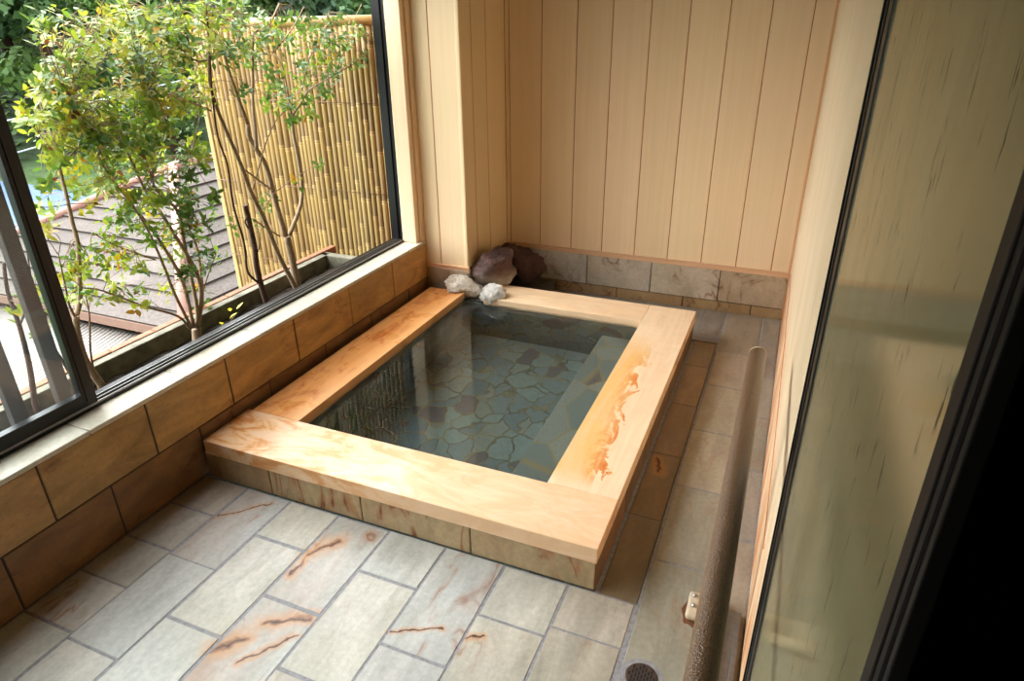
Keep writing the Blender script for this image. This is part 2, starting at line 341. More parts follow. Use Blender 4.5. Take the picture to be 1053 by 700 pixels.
M['timber'] = plain('weathered_timber', srgb(38, 29, 24), .75, nscale=40, namt=.25, bumps=.3)

# ------------------------------------------------------------------ mesh helpers
def new(): 
    bm = bmesh.new(); bm.loops.layers.float_color.new('tint'); return bm
def paint(bm, faces, c):
    ly = bm.loops.layers.float_color['tint']
    c = tuple(c) if len(c) == 4 else (*c, 1)
    for f in faces:
        for l in f.loops: l[ly] = c
def box(bm, x0, x1, y0, y1, z0, z1, bev=0.0, c=(1, 1, 1, 1), seg=2, mi=0):
    vs = [bm.verts.new((x, y, z)) for x in (x0, x1) for y in (y0, y1) for z in (z0, z1)]
    q = [(0, 1, 3, 2), (4, 6, 7, 5), (0, 4, 5, 1), (2, 3, 7, 6), (0, 2, 6, 4), (1, 5, 7, 3)]
    fs = [bm.faces.new([vs[i] for i in f]) for f in q]
    if bev > 0:
        es = list({e for f in fs for e in f.edges})
        r = bmesh.ops.bevel(bm, geom=es, offset=bev, segments=seg, affect='EDGES', profile=.5)
        fs = list({f for v in r['verts'] for f in v.link_faces})
    paint(bm, fs, c)
    for f in fs: f.material_index = mi
    return fs
def tube(bm, pts, rad, n=8, c=(1, 1, 1, 1), cap=True):
    pts = [Vector(p) for p in pts]
    if not isinstance(rad, (list, tuple)): rad = [rad]*len(pts)
    rings = []; prev = None
    for i, p in enumerate(pts):
        d = (pts[min(i+1, len(pts)-1)] - pts[max(i-1, 0)])
        if d.length < 1e-9: d = Vector((0, 0, 1))
        d.normalize()
        u = prev - d*prev.dot(d) if prev is not None else d.orthogonal()
        if u.length < 1e-6: u = d.orthogonal()
        u.normalize(); prev = u; w = d.cross(u)
        rings.append([bm.verts.new(p + (u*math.cos(2*PI*k/n) + w*math.sin(2*PI*k/n))*rad[i]) for k in range(n)])
    fs = []
    for a, b in zip(rings, rings[1:]):
        for k in range(n): 
            f = bm.faces.new((a[k], a[(k+1) % n], b[(k+1) % n], b[k])); f.smooth = True; fs.append(f)
    if cap:
        fs.append(bm.faces.new(rings[0][::-1])); fs.append(bm.faces.new(rings[-1]))
    paint(bm, fs, c); return fs
def obj(name, bm, mats, parent=None, smooth=False):
    me = bpy.data.meshes.new(name)
    if parent is not None:
        off = Vector((0, 0, 0)); p = parent
        while p is not None: off += p.location; p = p.parent
        bmesh.ops.translate(bm, verts=bm.verts, vec=-off)
    bmesh.ops.recalc_face_normals(bm, faces=bm.faces)
    bm.to_mesh(me); bm.free()
    for mm in (mats if isinstance(mats, (list, tuple)) else [mats]): me.materials.append(mm)
    if smooth:
        for p in me.polygons: p.use_smooth = True
    o = bpy.data.objects.new(name, me); col.objects.link(o); o.parent = parent
    return o
def obj_based(name, bm, mats, base, smooth=False):
    """top-level mesh whose origin is at its base"""
    bmesh.ops.translate(bm, verts=bm.verts, vec=-Vector(base))
    o = obj(name, bm, mats, None, smooth); o.location = base; return o
def tag(o, label, cat, group=None, kind=None):
    o['label'] = label; o['category'] = cat
    if group: o['group'] = group
    if kind: o['kind'] = kind
    return o
def thing(name, loc, label, cat, group=None):
    o = bpy.data.objects.new(name, None); col.objects.link(o); o.location = loc
    o.empty_display_size = .1
    return tag(o, label, cat, group)
def struct(o, label=None, cat=None):
    o['kind'] = 'structure'
    if label: o['label'] = label
    if cat: o['category'] = cat
    return o
def vary(c, rnd, a=.06, al=0):
    k = 1 + rnd.uniform(-a, a); return (c[0]*k*(1+rnd.uniform(-a, a)*.4), c[1]*k, c[2]*k*(1+rnd.uniform(-a, a)*.6), al)

# ------------------------------------------------------------------ floor
G = .0034      # half joint
fl = new(); rnd = random.Random(3)
GREY, CREAM, BEIGE, BROWN = srgb(192, 192, 187), srgb(202, 198, 186), srgb(190, 182, 168), srgb(148, 128, 100)
def tile(x0, x1, y0, y1, c, veins=0.2, z=0.0, g=G):
    j = lambda: rnd.uniform(-.0022, .0022)
    fs = box(fl, x0+g+j(), x1-g+j(), y0+g+j(), y1-g+j(), z-.03, z+rnd.uniform(-.0006, .0012), .0025, vary(c, rnd, .05, veins), 1)
cols = [(XW, -.065), (-.065, .13), (.13, .333), (.333, .538), (.538, .745), (.745, .95), (.95, 1.155), (1.155, 1.36)]
joints = [[-.235, -.40, -.58, -.745, -.92, -1.28, -1.64, -2.0, -2.36], [-.235, -.59, -.935, -1.1, -1.46, -1.82, -2.18, -2.5], [-.235, -.42, -.777, -1.13, -1.5, -1.87, -2.24, -2.6],
          [-.235, -.612, -.97, -1.33, -1.7, -2.07, -2.43], [-.235, -.425, -.792, -1.16, -1.53, -1.9, -2.27, -2.6], [-.235, -.627, -1.0, -1.37, -1.74, -2.1, -2.5],
          [-.235, -.436, -.80, -1.17, -1.54, -1.9, -2.3], [-.235, -.40, -.76, -1.13, -1.5, -1.9, -2.3]]
tone = {(0, 0): (BEIGE, .5), (0, 1): (BEIGE, .1), (1, 0): (GREY, .8), (1, 1): (GREY, .1), (1, 2): (CREAM, .1), (2, 0): (CREAM, .1), (2, 1): (CREAM, .25), (2, 2): (CREAM, .0),
        (3, 0): (GREY, 1.), (3, 1): (GREY, 1.), (4, 0): (GREY, .1), (4, 1): (CREAM, .1), (5, 0): (GREY, .6), (5, 1): (GREY, .1), (6, 0): (CREAM, .0), (6, 1): (CREAM, .5), (7, 0): (BEIGE, .05), (7, 1): (BEIGE, .3)}
for ci, ((x0, x1), js) in enumerate(zip(cols, joints)):
    js = js + ([YN] if js[-1] > YN + .05 else [])
    for k in range(len(js)-1):
        c, v = tone.get((ci, k), (rnd.choice([GREY, CREAM, BEIGE]), rnd.choice([0, .2, .8])))
        tile(x0, x1, js[k+1], js[k], c, v)
# right-hand walk between tub and wall
RC = srgb(178, 168, 150); RG = srgb(166, 162, 148)
for (a, b), c in zip([(2.062, 1.525), (1.525, 1.155), (1.155, .752), (.752, .36), (.36, -.035), (-.035, -.46), (-.46, -.86), (-.86, -1.25), (-1.25, -1.65), (-1.65, -2.05), (-2.05, -2.6)],
                     [srgb(160, 152, 138), RC, RC, RC, RG, RG, RG, RC, RC, RC, RC]):
    tile(1.367, 1.562, b, a, c, .25)
for a, b in [(2.062, 1.70), (1.70, 1.318), (1.318, .94), (.94, .548), (.548, .15), (.15, -.25), (-.25, -.64), (-.64, -1.04), (-1.04, -1.44), (-1.44, -1.84), (-1.84, -2.6)]:
    tile(1.562, XR, b, a, vary(srgb(164, 158, 146), rnd, .06), .15)
# sunk gutter of brown wet tiles along the tub
for a, b in [(1.70, 1.33), (1.33, .94), (.94, .54), (.54, .148), (.148, -.235)]:
    tile(1.243, 1.362, b, a, vary(BROWN, rnd, .10), .35, z=-.007, g=.003)
tile(1.243, 1.362, 1.70, 2.062, srgb(150, 144, 132), .1)
for x0, x1, c in [(XW, .1, BEIGE), (.1, .5, srgb(150, 144, 134)), (.5, .9, srgb(150, 144, 134)), (.9, 1.243, srgb(156, 148, 136))]:
    tile(x0, x1, 1.62, 2.062, c, .1)
for f in fl.faces: f.material_index = 0
box(fl, XW-.15, XR+.15, YN-.1, -.235, -.10, -.0012, 0, (1, 1, 1, 1), mi=1)
box(fl, 1.362, XR+.15, -.235, YB+.1, -.10, -.0012, 0, (1, 1, 1, 1), mi=1)
box(fl, 1.2366-.01, 1.362, -.235, 1.70, -.10, -.010, 0, (1, 1, 1, 1), mi=1)
box(fl, XW-.15, 1.362, 1.62, YB+.1, -.10, -.0012, 0, (1, 1, 1, 1), mi=1)
struct(obj('floor', fl, [M['floor'], M['grout']]))

# ------------------------------------------------------------------ low stone wall under the window
wl = new(); rnd = random.Random(11)
SA, SB = srgb(196, 152, 92), srgb(150, 106, 58)
ups = [-2.6, -2.235, -1.865, -1.494, -1.124, -.754, -.39, -.037, .352, .75, 1.132, YP]
lows = [-2.6, -2.31, -1.97, -1.62, -1.27, -.915, -.575, -.212, .159, .53, .90, 1.27, YP]
for r, (js, z0, z1) in enumerate(((ups, HM, HS-.016), (lows, 0, HM))):
    for a, b in zip(js, js[1:]):
        box(wl, XW-.025, XW+rnd.uniform(-.001, .001), a+.003, b-.003, z0+.003, z1-.002, .002, vary(SA if r == 0 else SB, rnd, .10, rnd.choice([.35, .5, .8])), 1)
box(wl, XW-.16, XW-.004, YN, YP, -.1, HS-.016, 0, (1, 1, 1, 1), mi=1)
struct(obj('wall_left', wl, [M['sandstone'], M['grout_dark']]))
cp = new(); cj = [-2.6, -2.06, -1.69, -1.32, -.955, -.585, -.215, .166, .55, .93, 1.30, YP-.004]
for a, b in zip(cj, cj[1:]):
    box(cp, XW-.115, XW+.003, a+.0015, b-.0015, HS-.016, HS, .003, vary(srgb(206, 198, 180), rnd, .05, rnd.choice([.2, .5])), 2)
struct(obj('trim_1', cp, M['cap_stone']))
# wall over the window, out of view; unseen mass above added to block sky
wt = new(); box(wt, XW-.16, XW-.0, YN, YP, 1.92, ZC, 0); box(wt, XW-.16, XW-.02, -5.0, YB+.12, ZC, 5.2, 0); struct(obj('wall_left_upper', wt, M['panel']))

# ------------------------------------------------------------------ panelled walls
def boards(bm, edges, p, z0, z1, face, rnd, gap=.0021, th=.012):
    """tongue-and-groove boards; face 'y' (plane y = p, facing -y) or 'x' (plane x = p, facing +x) """
    for a, b in zip(edges, edges[1:]):
        k = 1 + rnd.uniform(-.035, .03); c = (k, k*(1+rnd.uniform(-.01, .01)), k*(1+rnd.uniform(-.02, .02)), 1)
        if face == 'y': box(bm, a+gap, b-gap, p, p+th, z0, z1, .0018, c, 1)
        else: box(bm, p-th, p, a+gap, b-gap, z0, z1, .0018, c, 1)
rnd = random.Random(21)
wb = new()
boards(wb, [XP-.02, .016, .209, .409, .601, .798, .992, 1.183, 1.373, 1.559, XR+.01], YB, .262, ZC, 'y', rnd)
box(wb, XW-.2, XR+.2, YB+.0028, YB+.12, -.1, ZC, 0, mi=1)
box(wb, XP, XP+.012, YB-.012, YB, .27, ZC, .004); box(wb, XR-.011, XR, YB-.011, YB, .0, ZC, .003, (.86, .62, .48, 1))
struct(obj('wall_back', wb, [M['panel'], M['panel_gap']]))
wp = new()
boards(wp, [XW-.02, -.175, XP-.012], YP, .285, ZC, 'y', rnd)
boards(wp, [YP+.012, 1.625, 1.80, YB-.008], XP, .27, ZC, 'x', rnd, gap=.004)
box(wp, XW-.16, XP-.0028, YP+.0028, YB+.02, -.1, ZC, 0, mi=1)
box(wp, XP-.020, XP+.004, YP-.004, YP+.020, .285, ZC, .006, (1.02, 1, .97, 1), 3)
struct(obj('wall_corner', wp, [M['panel'], M['panel_gap']]))
t = new()
box(t, XP+.001, XR, YB-.010, YB+.002, .246, .268, .004, (1, 1, 1, 1), 3); box(t, XP+.001, XR, YB-.014, YB, .268, .276, .003, (.97, .95, .93, 1), 2)
struct(obj('trim_2', t, M['trim']))
t = new(); box(t, XW, XP+.008, YP-.010, YP+.002, .262, .278, .004, (1, 1, 1, 1), 3); box(t, XW, XP+.012, YP-.014, YP, .278, .288, .003, (1.03, 1, .98, 1), 2)
box(t, XP-.002, XP+.010, YP-.010, YB-.01, .250, .274, .004)
struct(obj('trim_3', t, M['trim']))
# stone skirting
bb = new(); rnd = random.Random(5)
for a, b, c in [(XP+.002, .13, srgb(150, 140, 128)), (.13, .519, srgb(198, 194, 184)), (.519, .909, srgb(200, 188, 168)), (.909, 1.298, srgb(202, 190, 170)), (1.298, XR, srgb(190, 170, 142))]:
    box(bb, a+.0025, b-.0025, YB-.012, YB+.01, .064, .247, .002, vary(c, rnd, .04, .55 if a < .2 else .9), 1)
for a, b in [(XP+.002, .32), (.32, .712), (.712, 1.107), (1.107, 1.487), (1.487, XR)]:
    box(bb, a+.0025, b-.0025, YB-.012, YB+.01, .0, .060, .002, vary(srgb(170, 142, 104), rnd, .08, 1.0), 1)
box(bb, XP, XR, YB-.006, YB+.012, -.01, .247, 0, mi=1)
struct(obj('baseboard_back', bb, [M['back_stone'], M['grout_dark']]))
bb = new()
box(bb, XW+.002, XP-.002, YP-.012, YP+.01, .0, .263, .002, (*srgb(176, 156, 132)[:3], .5), 1)
for a, b in [(YP-.01, 1.78), (1.78, YB-.01)]: box(bb, XP-.01, XP+.012, a+.002, b-.002, .0, .252, .002, (*srgb(140, 128, 116)[:3], .5), 1)
struct(obj('baseboard_left', bb, M['back_stone']))
# right wall, a stained painted board wall
wr = new(); box(wr, XR, XR+.05, -.53, YB+.02, -.05, ZC, 0); struct(obj('wall_right', wr, M['white_wall']))
t = new(); tube(t, [(XR, 1.74, .372), (XR, .9, .40), (XR, .126, .40), (XR, -.3, .37)], .0028, 6, (.72, .44, .26, 1))
struct(obj('trim_4', t, M['trim']))
cl = new(); box(cl, XW-.2, XR+.2, YN-.1, YB+.1, ZC, ZC+.08, 0); struct(obj('ceiling', cl, M['ceiling']))
wf = new(); boards(wf, [XW-.1 + .2*i for i in range(11)], YN-.012, 0, ZC, 'y', random.Random(2)); box(wf, XW-.2, XR+.2, YN-.1, YN-.01, -.1, ZC, 0)
struct(obj('wall_front', wf, M['front_wood']))

# ------------------------------------------------------------------ window
win = bpy.data.objects.new('window_1', None); col.objects.link(win); win.location = (-.40, -.5, HS); win['kind'] = 'structure'
fr = new()
box(fr, -.452, -.366, YN+.1, 1.47, HS-.012, HS+.008, .001)                      # sill track bed
box(fr, -.452, -.364, 1.432, 1.475, HS+.008, 1.93, .002); box(fr, -.415, -.400, 1.424, 1.434, HS+.008, 1.90, .001)
box(fr, -.452, -.364, YN+.1, 1.47, 1.88, 1.93, .002); box(fr, -.452, -.364, YN+.08, YN+.12, HS, 1.93, .002)
obj('window_frame', fr, M['black'], win)
tk = new()
for x in (-.372, -.392, -.412): box(tk, x-.0018, x+.0018, YN+.12, 1.425, HS+.008, HS+.016, .0006)
obj('track_rail', tk, M['alu'], win)
def sash(y0, y1, x0, x1):
    s = new()
    for a, b in ((y0, y0+.046), (y1-.046, y1)): 
        box(s, x0, x1, a, b, HS+.010, 1.885, .002); box(s, x0-.003, x1+.003, a+.012, b-.012, HS+.03, 1.86, .001)
    box(s, x0, x1, y0+.04, y1-.04, HS+.010, HS+.058, .002); box(s, x0, x1, y0+.04, y1-.04, 1.83, 1.885, .002)
    o = obj('sash', s, M['black'], win)
    g = new(); box(g, (x0+x1)/2-.0025, (x0+x1)/2+.0025, y0+.042, y1-.042, HS+.052, 1.84); obj('pane', g, M['fog_glass'], o)
    return o
sash(-1.50, -.466, -.402, -.372)
sash(-2.46, -1.46, -.440, -.412)
cs = new()
box(cs, -.372, -.284, 1.420, YP+.003, HS, ZC, .004, (1.03, 1.02, 1.0, 1), 2); box(cs, -.286, -.270, 1.455, YP+.003, HS, ZC, .003, (.9, .84, .76, 1))  # inner strip tinted browner to paint the casing's shaded side
struct(obj('trim_5', cs, M['casing']))

# ------------------------------------------------------------------ sliding door on the right, with the dark hall behind it
dr = bpy.data.objects.new('door_1', None); col.objects.link(dr); dr.location = (XR, -.6, 0); dr['kind'] = 'structure'
j = new(); box(j, XR-.001, XR+.05, -.570, -.522, 0, ZC, .001); box(j, XR-.004, XR+.0, -.550, -.542, 0, ZC, .001); box(j, XR-.012, XR+.05, YN, -.525, 2.15, 2.2, .002)
obj('door_frame', j, M['black'], dr)
s1 = new(); box(s1, XR+.001, XR+.03, -.620, -.571, .012, 2.15, .003); box(s1, XR+.001, XR+.016, -1.37, -.61, .012, .06, .003); box(s1, XR+.001, XR+.016, -1.37, -.61, 2.09, 2.15, .003)
obj('sash_frame', s1, M['black'], dr)
s2 = new(); box(s2, XR-.001, XR+.012, -1.366, -1.338, .012, 2.15, .002, (1, 1, 1, 1), 2); box(s2, XR-.0025, XR+.0, -1.360, -1.346, .012, 2.15, .001, (1.1, 1, 1, 1), 2)
box(s2, XR+.001, XR+.010, -1.373, -1.3665, .012, 2.15, .001, (.4, .4, .4, 1))
obj('meeting_stile', s2, M['door_wood'], dr)
g = new(); box(g, XR+.004, XR+.009, -1.34, -.61, .055, 2.10); obj('pane', g, M['door_glass'], dr)
tr = new(); box(tr, 1.602, 1.642, YN+.3, -.166, 0, .014, .002); box(tr, 1.602, 1.607, YN+.3, -.166, .012, .021, .001); box(tr, 1.630, 1.642, YN+.3, -.20, .012, .019, .001)
obj('floor_track', tr, M['alu'], dr)
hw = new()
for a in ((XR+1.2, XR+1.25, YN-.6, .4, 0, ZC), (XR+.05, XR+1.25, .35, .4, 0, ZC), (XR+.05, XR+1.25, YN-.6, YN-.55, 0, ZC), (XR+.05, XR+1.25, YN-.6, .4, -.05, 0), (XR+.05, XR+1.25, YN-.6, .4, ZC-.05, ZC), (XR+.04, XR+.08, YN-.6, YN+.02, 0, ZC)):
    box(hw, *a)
struct(obj('wall_hall', hw, M['unlit_black']))

# ------------------------------------------------------------------ bathtub
tub = thing('bathtub', (0, 0, 0), 'sunken bathtub with pale cypress rim boards, stone skirting and slate-paved inside', 'bathtub')
ZU = H - T
b = new(); box(b, -.2405, 1.0+WR, -WF, 0, ZU, H, .0025); obj('rim_board', b, M['rim_front'], tub)
b = new(); box(b, -WL, 0, .001, 1.43, ZU, H, .0025); o = obj('rim_board', b, M['rim_left'], tub); o['label'] = 'reddish rim board under the window'
b = new(); box(b, 1.0, 1.0+WR, .001, L+WB, ZU, H, .0025); o = obj('rim_board', b, M['rim_right'], tub); o['label'] = 'rim board with an orange heartwood streak'
b = new(); box(b, .13, .9995, L, L+WB, ZU, H, .0025); obj('rim_board', b, M['rim_back'], tub)
sk = new(); rnd = random.Random(9); SKC = srgb(192, 164, 126)
for a, b_ in [(-.255, .042), (.042, .424), (.424, .829), (.829, 1.233)]:
    box(sk, a+.002, b_-.002, -WF+.004, -WF+.03, 0, ZU-.001, .002, vary(SKC, rnd, .06, 1.25), 1)
for a, b_ in [(-WF+.006, .15), (.15, .55), (.55, .95), (.95, 1.35), (1.35, 1.612)]:
    box(sk, 1.205, 1.233, a+.002, b_-.002, -.02, ZU-.001, .002, vary(srgb(120, 96, 70), rnd, .06, .6), 1)
for a, b_ in [(.1, .5), (.5, .9), (.9, 1.205)]:
    box(sk, a+.002, b_-.002, 1.585, 1.612, 0, ZU-.001, .002, vary(srgb(130, 112, 90), rnd, .06, .6), 1)
obj('tiled_skirt', sk, M['skirt_stone'], tub)
BZ = -.33
bs = new(); I = .012
box(bs, -.20, 1.20, -.20, 1.585, BZ-.06, BZ)
box(bs, -.215, -I, -.20, 1.585, BZ, ZU-.001); box(bs, 1.0+I, 1.204, -.20, 1.585, BZ, ZU-.001)
box(bs, -I, 1.0+I, -.20, -I, BZ, ZU-.001); box(bs, -I, 1.0+I, L+I, 1.584, BZ, ZU-.001)
obj('basin_lining', bs, M['slate'], tub)
st = new(); box(st, .80, 1.0+I+.002, -I-.002, L+I+.002, BZ-.001, -.065, .008, (1, 1, 1, 1), 2); o = obj('underwater_step', st, M['bench_stone'], tub)
mo = new(); box(mo, XW+.001, -WL-.001, .22, 1.485, 0, .115, .006); box(mo, XW+.001, .128, 1.432, 1.484, 0, .125, .01); 
obj('mortar_bed', mo, M['mortar'], tub)
WZ = .130
w = new(); box(w, -I-.004, 1.0+I+.004, -I-.004, L+I+.004, BZ-.02, WZ)
wo = obj_based('bath_water', w, M['water'], (.5, .69, BZ-.02)); tag(wo, 'clear greenish hot spring water filling the cypress-rimmed tub', 'water', kind='stuff')

# ------------------------------------------------------------------ rocks at the spout corner
def rock(name, c, r, seed, mat, label, amp=.5, rot=0, cut=None, group='rocks at the corner of the tub', sub=4, jag=1.0):
    bm = new(); bmesh.ops.create_icosphere(bm, subdivisions=sub, radius=1)
    rr = random.Random(seed)
    planes = [(Vector((rr.gauss(0, 1), rr.gauss(0, 1), rr.gauss(0, 1))).normalized(), rr.uniform(.62, .86)) for _ in range(9)]
    mt = Matrix.Rotation(rot, 3, 'Z')
    for v in bm.verts:
        p = v.co.copy()
        for n, d in planes:
            k = p.dot(n) - d
            if k > 0: p -= n*k*.92
        q = p*1.6 + Vector((seed*3.1, seed*1.7, 0))
        p *= 1 + amp*.5*mnoise.fractal(q, .8, 2.1, 5) + .05*jag*mnoise.noise(p*9 + Vector((seed, 0, 0))) + .02*jag*mnoise.noise(p*21)
        p = mt @ Vector((p.x*r[0], p.y*r[1], p.z*r[2]))
        v.co = p + Vector(c)
        if v.co.z < c[2]-r[2]*.62: v.co.z = c[2]-r[2]*.62
    for f in bm.faces: f.smooth = True
    o = obj_based(name, bm, mat, (c[0], c[1], c[2]-r[2]*.62)); return tag(o, label, 'rock', group)
rock('rock', (.085, 1.61, .238), (.140, .12, .140), 4, M['red_rock'], 'large purple-red lava rock at the far corner of the tub', rot=.5)
rock('rock', (.135, 1.90, .180), (.155, .12, .16), 8, M['dark_rock'], 'dark lava rock against the panelled back wall, behind the purple-red one', rot=.2)
rock('rock', (-.030, 1.465, .172), (.120, .082, .072), 12, M['white_rock'], 'lime-crusted cream stone lying on the end of the left rim board', rot=.4)
rock('rock', (.172, 1.440, .165), (.080, .058, .070), 17, M['grey_rock'], 'small grey-white crusted stone below the purple-red rock', rot=.1)
pl = new(); box(pl, XP+.014, .128, 1.487, 1.74, .1065, .128, .006); box(pl, XP+.014, .128, 1.617, 1.74, 0, .1065, .004); box(pl, .0, .33, 1.74, YB-.02, 0, .06, .012)
tag(obj_based('mortar_plinth', pl, M['mortar'], (.1, 1.7, 0)), 'rough damp mortar footing under the lava rocks in the corner', 'mortar footing')

# ------------------------------------------------------------------ handrail
RX, RZ, RR = 1.570, .735, .0215
hr = thing('handrail', (RX, -.2, 0), 'brown textured handrail on a floor post beside the glass door', 'handrail')
b = new(); tube(b, [(RX, y, RZ) for y in (.0, -.4, -.8, -1.2, -1.6, -2.2)], RR, 28); obj('rail', b, M['rail'], hr)
b = new(); tube(b, [(RX, .0-.002+.012*math.sin(a), RZ) for a in [i*PI/12 for i in range(7)]], [RR*math.cos(i*PI/12)*1.02+.0004 for i in range(7)], 28); o = obj('end_cap', b, M['rail'], hr)
b = new(); tube(b, [(RX, .001, RZ), (RX, -.005, RZ)], RR*1.045, 28); o = obj('end_ring', b, M['beige'], hr); o['label'] = 'pale ring at the end of the rail'
for y in (-.20, -1.9):
    b = new(); tube(b, [(RX, y, .02), (RX, y, RZ-.01)], .017, 20); obj('post', b, M['rail'], hr)
for y in (-.19, -1.9):
    b = new(); box(b, 1.496, 1.606, y-.050, y+.048, 0, .024, .010, (1, 1, 1, 1), 3); p = obj('base_plate', b, M['beige'], hr)
    if y > -1:
        b = new(); ang = [k_*2*PI/36 for k_ in range(36)]
        ex = [(1.520+.034*math.cos(a)*(1+.4*mnoise.noise(Vector((math.cos(a)*1.6, math.sin(a)*1.6, 2)))), y-.014+.054*math.sin(a)*(1+.3*mnoise.noise(Vector((math.cos(a)*2, math.sin(a)*2, 5))))) for a in ang]
        up_ = [b.verts.new((x, yy, .0026)) for x, yy in ex]; dn = [b.verts.new((x, yy, -.002)) for x, yy in ex]
        b.faces.new(up_); b.faces.new(dn[::-1])
        for k_ in range(36): b.faces.new((up_[k_], dn[k_], dn[(k_+1) % 36], up_[(k_+1) % 36]))
        o = obj('rust_stain', b, M['rust'], hr)
        for x, yy in ((1.512, y+.026), (1.514, y-.012)):
            b = new(); tube(b, [(x, yy, .020), (x, yy, .028), (x, yy, .031)], [.0065, .0065, .003], 12); obj('screw', b, M['steel'], p)
# ------------------------------------------------------------------ floor drain
fd = thing('floor_drain', (1.425, -.465, 0), 'small round floor drain with a slotted brown grate in a cement ring', 'floor drain')
c0 = Vector((1.425, -.465, 0)); b = new()
for k in range(1):
    tube(b, [c0+Vector((0, 0, -.004)), c0+Vector((0, 0, .0022))], .056, 40)
obj('cement_ring', b, M['grout'], fd)
b = new(); tube(b, [c0+Vector((0, 0, .0)), c0+Vector((0, 0, .0042)), c0+Vector((0, 0, .0046))], [.041, .041, .039], 40); obj('grate', b, M['grate'], fd)
b = new(); 
for i in range(-4, 5):
    for k in range(-2, 3):
        x = i*.0078; y = (k + (.5 if i % 2 else 0))*.0155
        if math.hypot(x, y) < .033: 
            fs = box(b, c0.x+x-.0023, c0.x+x+.0023, c0.y+y-.006, c0.y+y+.006, .0040, .0051)
obj('slot', b, M['hole'], fd)

# ------------------------------------------------------------------ planter outside the window
px = thing('planter', (-.64, -.2, 0), 'long grey concrete planter outside the window with a terracotta edge', 'planter')
b = new(); Y0, Y1 = -2.4, 1.225
box(b, -.80, -.757, Y0, Y1+.04, -.3, .350, .004); box(b, -.80, -.455, Y1, Y1+.05, -.3, .350, .004); box(b, -.49, -.455, Y0, Y1, -.3, .37, .004); box(b, -.80, -.455, Y0-.05, Y0, -.3, .35, .004)
box(b, -.80, -.455, Y0, Y1, -.32, .1)
obj('trough', b, M['concrete'], px)
b = new(); k = Y0; rnd = random.Random(4)
while k < Y1+.03:
    box(b, -.838, -.801, k, k+.205, -.3, .355+rnd.uniform(-.003, .003), .004); k += .21
obj('brick_edge', b, M['brick'], px)
b = new(); bmesh.ops.create_grid(b, x_segments=10, y_segments=90, size=.5)
for v in b.verts:
    x = -.757 + (v.co.x+.5)*.268; y = Y0 + (v.co.y+.5)*(Y1-Y0)
    v.co = Vector((x, y, .275 + .022*mnoise.fractal(Vector((x*9, y*9, 0)), 1, 2, 4)))
r = bmesh.ops.extrude_face_region(b, geom=b.faces[:]); 
for v in [g for g in r['geom'] if isinstance(g, bmesh.types.BMVert)]: v.co.z = .11
so = obj_based('planter_soil', b, M['soil'], (-.62, -.5, .1)); tag(so, 'dark crumbly soil in the concrete planter outside the window', 'soil', kind='stuff')
# timber lattice outside the glazed half of the window
lt = thing('window_lattice', (-.474, -1.2, .37), 'dark timber slat lattice outside the glazed half of the window', 'lattice')
for i in range(9):
    y = -.505 - .142*i
    b = new(); box(b, -.492, -.462, y-.022, y+.022, .372, 1.98, .003); obj('slat', b, M['timber'], lt)
b = new(); box(b, -.490, -.464, -1.70, -.44, 1.98, 2.03, .003); obj('top_batten', b, M['timber'], lt)

# ------------------------------------------------------------------ bamboo fence
FY = 1.62
fence = thing('bamboo_fence', (-1.1, FY, -.6), 'tall yellow bamboo pole fence at the end of the planter', 'fence')
rnd = random.Random(31); x = -1.83; 
while x < -.34:
    r = rnd.uniform(.0165, .0195); x += r
    pts, rad = [], []; z = -.6; nx = -.6 + rnd.uniform(.02, .3)
    lean = rnd.uniform(-.0008, .0008)
    def P(z): return (x + lean*(z+.6), FY + .01*math.sin(x*20), z)
    while nx < 1.50:
        for dz, k in ((-.012, 1.0), (-.005, 1.13), (0.0, .97), (.006, 1.1), (.014, .97)):
            pts.append(P(nx+dz)); rad.append(r*k)
        nx += rnd.uniform(.24, .36)
    pts = [P(-.6)] + pts + [P(1.51)]; rad = [r] + rad + [r]
    t = rnd.uniform(0, 1); c = [(a*(1-t)+b_*t)*.60 for a, b_ in zip(srgb(222, 192, 130), srgb(212, 178, 112))]
    b = new(); tube(b, pts, rad, 8, c)
    ly = b.loops.layers.float_color['tint']; lite = {i for i in range(len(rad)) if rad[i] > r*1.05}; node_shade = {i for i in range(len(rad)) if abs(rad[i]-r*.97) < 1e-6}
    b.verts.index_update()
    for f in b.faces:
        for l in f.loops:
            k_ = l.vert.index//8
            if k_ in lite: l[ly] = (c[0]*1.25, c[1]*1.25, c[2]*1.3, 1)
            elif k_ in node_shade: l[ly] = (c[0]*.35, c[1]*.32, c[2]*.3, 1)  # shadow beside each node ridge painted as a dark ring
    obj('bamboo_pole', b, M['bamboo'], fence); x += r - .0014
b = new(); tube(b, [(-1.86, FY-.005, 1.525), (-1.2, FY-.005, 1.53), (-.34, FY-.005, 1.535)], .026, 10, srgb(164, 136, 82)); obj('top_rail', b, M['bamboo'], fence)
b = new(); box(b, -1.862, -1.832, FY-.012, FY+.03, -.6, 1.52, .003, srgb(176, 156, 108)); obj('end_batten', b, M['bamboo'], fence)
b = new(); 
for z in (.12, .62, 1.12): tube(b, [(-1.86, FY-.022, z), (-.34, FY-.022, z)], .0025, 5, srgb(90, 60, 40))
obj('binding_wire', b, M['bamboo'], fence)

